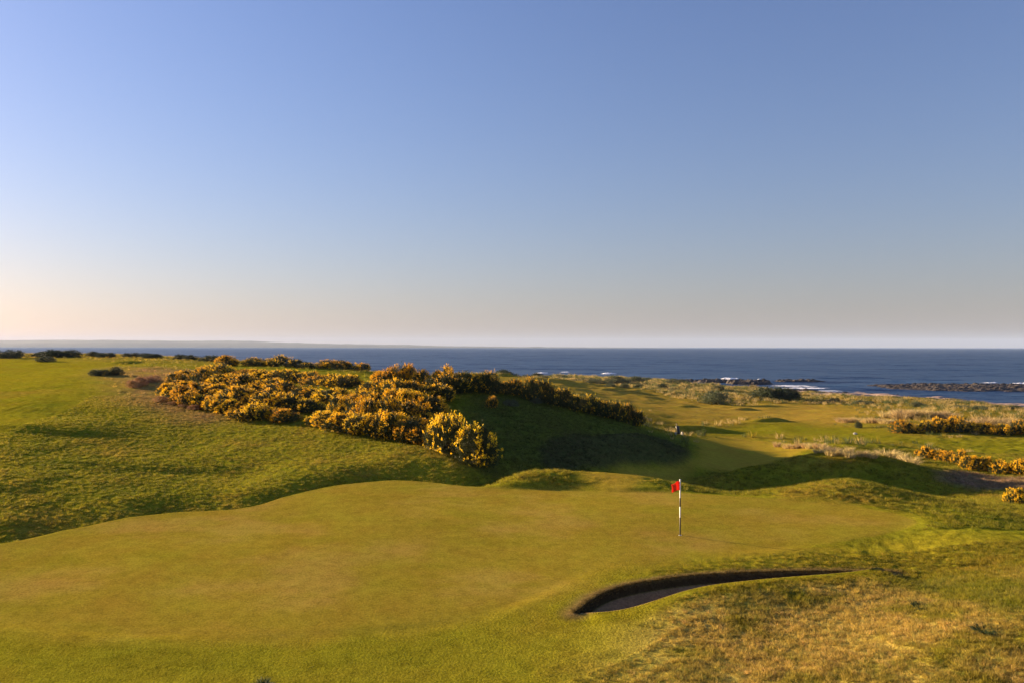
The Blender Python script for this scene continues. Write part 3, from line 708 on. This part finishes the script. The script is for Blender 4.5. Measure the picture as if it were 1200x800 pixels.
row(GREYS, [(650, 447), (720, 447), (800, 450), (860, 455)], 12, 4.5, 1.2, 'low grey green shrub', 'along the back of the shore dunes', 'shrubs on the shore dunes', 'shore_shrub', 'shrub', 4)
row(SCRUB + GREYS, [(700, 453), (780, 457), (860, 462), (900, 465)], 9, 3.2, 1.0, 'small mottled shrub', 'along the front of the shore dunes', 'shrubs on the shore dunes', 'shore_shrub', 'shrub', 3)
row(GREYS + SCRUB, [(960, 470), (1040, 474), (1130, 477), (1200, 480)], 10, 3.0, .8, 'low green shrub', 'between the pale grass and the beach', 'shrubs above the beach', 'shore_shrub', 'shrub', 2)
x, y, _ = at(1006, 500); bush(SCRUB[2], x, y, 1.0, .8, 'scrub_bush', 'small lone dark bush behind the white marker stone', 'scrub bush')

# marram clumps one can tell apart
class Clump:
    def __init__(s, seed): 
        o = blade_mesh('blades', 170, 1.0, .5, .028, M_MARRAM, .75, seed); s.me = o.data; bpy.data.objects.remove(o)
CLUMPS = [Clump(400 + k) for k in range(4)]
def marram(pts, n, wid, hgt, look, where, group):
    w = np.array([at(a, b)[:2] for a, b in pts]); s = np.concatenate([[0], np.cumsum(np.linalg.norm(np.diff(w, axis=0), axis=1))])
    for k in range(n):
        t = s[-1] * (k + .5 + random.uniform(-.25, .25)) / n
        x = np.interp(t, s, w[:, 0]); y = np.interp(t, s, w[:, 1]) + random.uniform(-1, 1) * wid
        o = bpy.data.objects.new('marram_clump', CLUMPS[k % 4].me); COL.objects.link(o)
        o.location = (x, y, ground_z(x, y) - .03); o.rotation_euler = (0, 0, random.uniform(0, 6.28)); q = random.uniform(.8, 1.25)
        o.scale = (wid * q, wid * q * random.uniform(.8, 1.2), hgt * random.uniform(.8, 1.2))
        tag(o, f'{look}, {ORD[k]} from left {where}', 'grass clump', group)
marram([(910, 523), (940, 524), (975, 527)], 9, .75, .55, 'pale straw marram clump', 'in the line behind the mound', 'marram clumps behind the mound')
marram([(958, 531), (985, 531), (1020, 533)], 8, .7, .5, 'pale marram clump', 'on the crest of the shaded mound', 'marram clumps on the mound crest')
marram([(1030, 536), (1062, 540), (1075, 545)], 6, .95, .75, 'bushy straw coloured marram clump', 'between the mound and the gorse', 'marram clumps beside the gorse')
marram([(985, 493), (1010, 494), (1040, 496)], 10, 1.2, .7, 'sunlit pale marram clump', 'at the left of the far right thicket', 'marram clumps left of the far thicket')
marram([(1040, 489), (1080, 489), (1115, 490)], 12, 1.6, 1.15, 'tall pale marram clump', 'behind the far right gorse', 'marram clumps behind the far thicket')
marram([(1130, 497), (1160, 498), (1195, 499)], 8, 1.6, 1.1, 'pale marram clump', 'behind the right end of the far thicket', 'marram clumps behind the far thicket')

# ------------------------------------------------------------------ flagstick
def lathe(prof, sides=14):
    V = []; Fq = []
    for rr, zz in prof:
        for s in range(sides):
            a = 2 * math.pi * s / sides; V.append((rr * math.cos(a), rr * math.sin(a), zz))
    for i in range(len(prof) - 1):
        for s in range(sides):
            s2 = (s + 1) % sides; Fq.append((i * sides + s, i * sides + s2, (i + 1) * sides + s2, (i + 1) * sides + s))
    return V, Fq
hx, hy, hz = at(797, 626)
hz = ground_z(hx, hy)
fs = empty('flagstick', (hx, hy, hz)); tag(fs, 'black and white banded flagstick with a limp red flag, standing on the green', 'flagstick')
BANDS = [(-.12, .72, 1), (.72, 1.16, 0), (1.16, 1.52, 1), (1.52, 2.24, 0)]
V = []; Fq = []; mi = []
for z0, z1, m_ in BANDS:
    v, f = lathe([(.028, z0), (.028, z1 - .003), (.026, z1)]); n0 = len(V); V += v; Fq += [tuple(i + n0 for i in q) for q in f]; mi += [m_] * len(f)
pole = mesh_np('pole', V, Fq, M_WHITE, fs, True); pole.data.materials.append(M_BLACK); pole.data.polygons.foreach_set('material_index', mi)
v, f = lathe([(0.001, 2.285), (.03, 2.275), (.038, 2.255), (.03, 2.232), (.001, 2.225)]); mesh_np('finial', v, f, M_WHITE, fs, True)
v, f = lathe([(.054, -.11), (.054, .006), (.060, .006), (.060, -.11)], 20); mesh_np('hole_cup', v, f, M_WHITE, fs, True)
# limp flag: cloth drawn in folds, hanging from the top to the left of the pole
nu, nv = 26, 18; V = []; Fq = []
for j in range(nv):
    t = j / (nv - 1)
    for i in range(nu):
        s = i / (nu - 1)
        drop = .13 * s ** 1.5
        ln = .36 * (1 - .12 * t)
        fold = .055 * math.sin(s * 8.5 + t * 1.4) * (.25 + s * .8)
        V.append((-.02 - s * ln * .97 + .02 * math.sin(t * 5) * s, fold - .06 * s, 2.20 - drop - t * .37 * (1 - .12 * s) + .02 * math.sin(s * 6)))
for j in range(nv - 1):
    for i in range(nu - 1): a = j * nu + i; Fq.append((a, a + 1, a + 1 + nu, a + nu))
fl = mesh_np('flag', V, Fq, M_RED, fs, True)
sm = fl.modifiers.new('cloth_thickness', 'SOLIDIFY'); sm.thickness = .006

# golf trolley left in the valley, and a white marker stone
tx, ty, tz = at(795.5, 509.5); tz = ground_z(tx, ty)
tr = empty('golf_trolley', (tx, ty, tz), R(20), (1.1, 1.1, 1.1)); tag(tr, 'black golf bag on a trolley with grey wheels, in the shade below the gorse hedge', 'golf trolley')
v, f = lathe([(.001, 0), (.13, .01), (.15, .12), (.14, .5), (.17, .78), (.15, .80), (.12, .78), (.001, .74)], 16)
v = [(a, b + .35 * zz, zz * .9 + .14) for a, b, zz in v]; mesh_np('golf_bag', v, f, M_BLACK, tr, True)
for s in (-1, 1):
    v, f = lathe([(.03, -.02), (.15, -.025), (.17, -.02), (.17, .02), (.15, .025), (.06, .02), (.06, -.02)], 20)
    mesh_np('wheel', [(zz + s * .34, a * 1.0, b + .17) for a, b, zz in v], f, M_GREY, tr, True)
v, f = tube([(-.34, 0, .17), (-.15, .02, .22), (.15, .02, .22), (.34, 0, .17)], [.015] * 4); mesh_np('axle', v, f, M_BLACK, tr)
v, f = tube([(0, .0, .2), (0, .38, .95), (0, .55, 1.05), (0, .62, .98)], [.016] * 4); mesh_np('handle', v, f, M_BLACK, tr)
for k in range(5):
    a = k * 1.3; bx, by = .07 * math.cos(a), .26 + .07 * math.sin(a)
    v, f = tube([(bx, by, .8), (bx, by + .1, 1.02), (bx + .03, by + .12, 1.06)], [.008, .008, .028]); mesh_np('golf_club', v, f, M_STEM, tr)
def stone(name, x, y, z, sx, sy, sz, mat, seed, label, cat, group=None):
    import bmesh
    bm = bmesh.new(); bmesh.ops.create_icosphere(bm, subdivisions=3, radius=1)
    for q in bm.verts:
        k = 1 + .22 * float(gnoise(np.array([q.co.x * 1.4 + seed]), np.array([q.co.y * 1.4 + q.co.z]), seed)[0]); q.co *= k
        q.co.z = max(q.co.z, -.5)
    me = bpy.data.meshes.new(name); bm.to_mesh(me); bm.free(); me.materials.append(mat)
    o = bpy.data.objects.new(name, me); COL.objects.link(o); o.location = (x, y, z); o.scale = (sx, sy, sz)
    tag(o, label, cat, group); return o
x, y, _ = at(1002, 508); stone('marker_stone', x, y, ground_z(x, y) + .07, .24, .16, .14, M_STONE, 5, 'small white marker stone on the right fairway in front of a dark bush', 'marker stone')

# dark green tussocks in the bleached foreground; one stands in for a dark hollow
TUSS = blade_mesh('tussock', 240, 1.0, .5, .03, leaf_material('dark_grass_blades', (0.045, 0.075, 0.02), .35, .3, 2), .7, 900)
for px, py, w, hh, lab in [(1079, 711, .62, .10, 'small dark green grass tussock in the bleached rough right of the bunker'), (1151, 738, .62, .09, 'dark tussock put in place of a dark hollow in the lower right rough'),
                           (310, 803, .42, .12, 'dark weed tuft at the bottom edge of the apron')]:
    x, y, _ = at(px, py); o = bpy.data.objects.new('grass_tussock', TUSS.data); COL.objects.link(o); o.location = (x, y, ground_z(x, y)); o.scale = (w, w * .7, hh); o.rotation_euler = (0, 0, px)
    tag(o, lab, 'grass tussock')

# ------------------------------------------------------------------ sea, rocks, surf, far coast
EXT = 20000.0
ys = np.concatenate([[-EXT, -2000, 60], np.arange(100, 700, 25), [900, 1400, 2500, 5000, 10000, EXT]]); xs = np.concatenate([[-EXT, -6000, -2000], np.arange(-800, 801, 50), [2000, 6000, EXT]])
gx, gy = np.meshgrid(xs, ys); n0 = len(xs)
ii = np.arange(len(ys) - 1)[:, None] * n0 + np.arange(n0 - 1)[None, :]
tag(mesh_np('sea', np.stack([gx, gy, gx * 0], -1).reshape(-1, 3), np.stack([ii, ii + 1, ii + 1 + n0, ii + n0], -1).reshape(-1, 4), M_SEA), kind='structure')
def seapt(px, py): Y = EYE * F / (py - HZ); return ((px - CX) / F * Y, Y)
def outcrop(name, x0, x1, y0, y1, hgt, seed, label, group=None, mat=M_ROCK, cell=.6, thr=.0, cat='rocks', base=-.7, wl=7.0):
    nx = max(12, int((x1 - x0) / cell)); ny = max(8, int((y1 - y0) / cell)); xx, yy = np.meshgrid(np.linspace(x0, x1, nx), np.linspace(y0, y1, ny))
    u = (xx - x0) / (x1 - x0) * 2 - 1; v = (yy - y0) / (y1 - y0) * 2 - 1
    e = 1 - np.abs(u) ** 4 - v * v + .55 * fbm(xx / wl, yy / (wl * .6), seed, 4)
    hh = base + (hgt - base) * ss(-.15, .7, e) * (.72 + .5 * fbm(xx / 2.4, yy / 1.8, seed + 5, 3)) * (.85 + .5 * np.abs(gnoise(xx / 4, yy / 3, seed + 9)))
    edge = (np.arange(nx)[None] == 0) | (np.arange(nx)[None] == nx - 1) | (np.arange(ny)[:, None] == 0) | (np.arange(ny)[:, None] == ny - 1)
    hh = np.where(edge, base - .5, hh)
    ii = np.arange(ny - 1)[:, None] * nx + np.arange(nx - 1)[None]
    o = mesh_np(name, np.stack([xx - (x0 + x1) / 2, yy - (y0 + y1) / 2, hh], -1).reshape(-1, 3), np.stack([ii, ii + 1, ii + 1 + nx, ii + nx], -1).reshape(-1, 4), mat, smooth=False)
    o.location = ((x0 + x1) / 2, (y0 + y1) / 2, 0)
    tag(o, label, cat, group); return o
x0, _ = seapt(1055, 456); x1, _ = seapt(1330, 456)
outcrop('rocky_reef', x0, x1, 252, 300, 1.15, 11, 'long low brown reef lying offshore at the right', base=-.35)
x0, y0 = seapt(1040, 452)
outcrop('shore_rock', x0 - 5, x0 + 13, 284, 296, .6, 12, 'thin dark tip of rock off the left end of the long reef', 'rocks along the shore')
SH = 'rocks along the shore'
for k, (a, b, py, dep, hh, lab) in enumerate([(770, 815, 446.5, 14, 1.3, 'dark rocks on the shore behind the dunes, left end of the rocky shore'), (812, 858, 447, 14, 1.5, 'dark rocks on the shore below the breaking wave'), (850, 905, 448.5, 22, 1.7, 'broad bed of dark red brown rocks before the beach'),
        (905, 968, 446.0, 12, 1.1, 'low line of dark rock out in the surf beyond the beach'), (902, 962, 456.8, 6, .75, 'flat dark rock shelf along the left end of the beach'), (968, 1000, 459.8, 5, .7, 'small dark rocks at the water edge of the beach'), (1008, 1056, 461.5, 4, .55, 'thin dark rocks where beach and water meet at the right')]):
    x0, y0 = seapt(a, py); x1, _ = seapt(b, py); outcrop('shore_rock', x0, x1, y0 - dep / 2, y0 + dep / 2, hh, 30 + k, lab, SH, cell=.5, wl=4.0)
def foam(a, b, py, dep, hgt, seed, thr=.05):
    """broken white water lying on the sea"""
    x0, y0 = seapt(a, py); x1, _ = seapt(b, py); nx = int((x1 - x0) / .35) + 8; ny = int(dep / .35) + 6
    xx, yy = np.meshgrid(np.linspace(x0, x1, nx), np.linspace(y0 - dep / 2, y0 + dep / 2, ny)); u = (xx - x0) / (x1 - x0) * 2 - 1; v = (yy - y0) / (dep / 2)
    e = .55 - u * u * .7 - v * v * .8 + 1.1 * fbm(xx / 5, yy / 2.2, seed, 4) - thr
    hh = .03 + hgt * np.clip(e, 0, 1) * (.7 + .5 * gnoise(xx / 1.1, yy / .8, seed + 3))
    ii = np.arange(ny - 1)[:, None] * nx + np.arange(nx - 1)[None]; fc_ = np.stack([ii, ii + 1, ii + 1 + nx, ii + nx], -1).reshape(-1, 4)
    keep = e.ravel()[fc_].min(1) > 0
    if keep.sum() < 3: return
    used, inv = np.unique(fc_[keep], return_inverse=True)
    o = mesh_np('surf', np.stack([xx, yy, hh], -1).reshape(-1, 3)[used], inv.reshape(-1, 4), M_FOAM, smooth=True); tag(o, 'white broken surf', 'surf', kind='stuff')
for a in [(845, 866, 443.4, 9, .9, 1, -.2), (886, 894, 444.6, 6, .9, 2, -.1), (704, 723, 437.5, 8, .7, 3, -.3), (656, 668, 435.6, 6, .45, 4, -.1), (625, 642, 436.8, 6, .6, 5, -.15), (900, 955, 451.5, 14, .35, 6, .1), (915, 975, 454.0, 10, .3, 7, .05),
          (1180, 1240, 449.0, 7, .8, 8, -.15), (1150, 1172, 447.5, 5, .6, 9, .1), (955, 990, 457.0, 6, .3, 10, .15), (1060, 1110, 466.0, 5, .22, 11, .05), (1095, 1150, 470, 5, .2, 12, .1), (1140, 1205, 475.5, 4, .2, 13, .02), (1165, 1185, 474, 3, .35, 14, -.1), (1098, 1104, 465, 2.5, .4, 15, -.1), (1200, 1290, 478, 4, .25, 16, .05)]: foam(*a)
# the coast across the water: a long strip of low hills with real depth
nx, ny = 400, 14; xx, yy = np.meshgrid(np.linspace(-10500, 4200, nx), np.linspace(8600, 11600, ny))
prof = 72 * ss(350, -4500, xx) + 14 * ss(2900, 0, xx) + 27 * fbm(xx / 1050, yy / 1050 + 3, 71, 4) * ss(2400, -2800, xx) + 7 * fbm(xx / 210, yy / 420, 72, 3)
hh = np.maximum(prof, 2) * np.sin(np.linspace(0, math.pi, ny))[:, None] ** .6 - 3; hh = np.where(xx > 3000, -6, hh)
ii = np.arange(ny - 1)[:, None] * nx + np.arange(nx - 1)[None]
tag(mesh_np('hills', np.stack([xx, yy, hh], -1).reshape(-1, 3), np.stack([ii, ii + 1, ii + 1 + nx, ii + nx], -1).reshape(-1, 4), M_HILL, smooth=True), kind='structure')

# ------------------------------------------------------------------ air
HAZE = True
if HAZE:
    m, nt, out = new_mat('sea_haze'); pv = nd(nt, 'ShaderNodeVolumePrincipled'); pv.inputs['Color'].default_value = (.50, .67, 1.0, 1)
    pv.inputs['Density'].default_value = 3.8e-5; pv.inputs['Anisotropy'].default_value = 0.0; nt.links.new(pv.outputs[0], out.inputs['Volume'])
    b = [(-21000, -21000, -9), (21000, -21000, -9), (21000, 21000, -9), (-21000, 21000, -9)]; b += [(p, q, 220) for p, q, _ in b]
    o = mesh_np('haze', b, [(0, 3, 2, 1), (4, 5, 6, 7), (0, 1, 5, 4), (1, 2, 6, 5), (2, 3, 7, 6), (3, 0, 4, 7)], m); tag(o, kind='stuff')

# ------------------------------------------------------------------ light, sky, camera
az, el = R(SUN_AZ), R(SUN_EL)
sdir = Vector((-math.sin(az) * math.cos(el), math.cos(az) * math.cos(el), math.sin(el)))
sun = bpy.data.lights.new('sun', 'SUN'); sun.energy = 5.0; sun.angle = R(.55); sun.color = (1.0, .72, .42)
so = bpy.data.objects.new('sun', sun); COL.objects.link(so); so.rotation_euler = sdir.to_track_quat('Z', 'Y').to_euler()
w = bpy.data.worlds.new('World'); SC.world = w; w.use_nodes = True; nt = w.node_tree
sky = nt.nodes.new('ShaderNodeTexSky'); sky.sky_type = 'NISHITA'; sky.sun_disc = False
sky.sun_elevation = el; sky.sun_rotation = -az; sky.altitude = 0; sky.air_density = 1.0; sky.dust_density = .4; sky.ozone_density = 2.7
tc = nd(nt, 'ShaderNodeTexCoord'); mp = nd(nt, 'ShaderNodeMapping'); mp.inputs['Scale'].default_value = (1, 1, .6); nt.links.new(tc.outputs['Generated'], mp.inputs['Vector']); nt.links.new(mp.outputs[0], sky.inputs[0])
bg = nt.nodes['Background']; bg.inputs['Strength'].default_value = .05; nt.links.new(mixrgb(nt, 'MULTIPLY', 1.0, sky.outputs[0], (.68, .615, .83, 1)), bg.inputs['Color'])
cam = bpy.data.cameras.new('camera'); cam.sensor_width = 36; cam.lens = 36 * F / 1200; cam.clip_start = .1; cam.clip_end = 60000
co = bpy.data.objects.new('camera', cam); COL.objects.link(co); co.location = (0, 0, EYE); co.rotation_euler = (R(90) + math.atan((HZ - 400) / F), R(-.08), 0)
SC.camera = co
SC.view_settings.view_transform = 'Standard'; SC.view_settings.look = 'None'; SC.view_settings.gamma = 1; SC.view_settings.exposure = 1.85
SC.cycles.use_denoising = True; SC.cycles.max_bounces = 6; SC.cycles.volume_bounces = 1; SC.cycles.transparent_max_bounces = 8
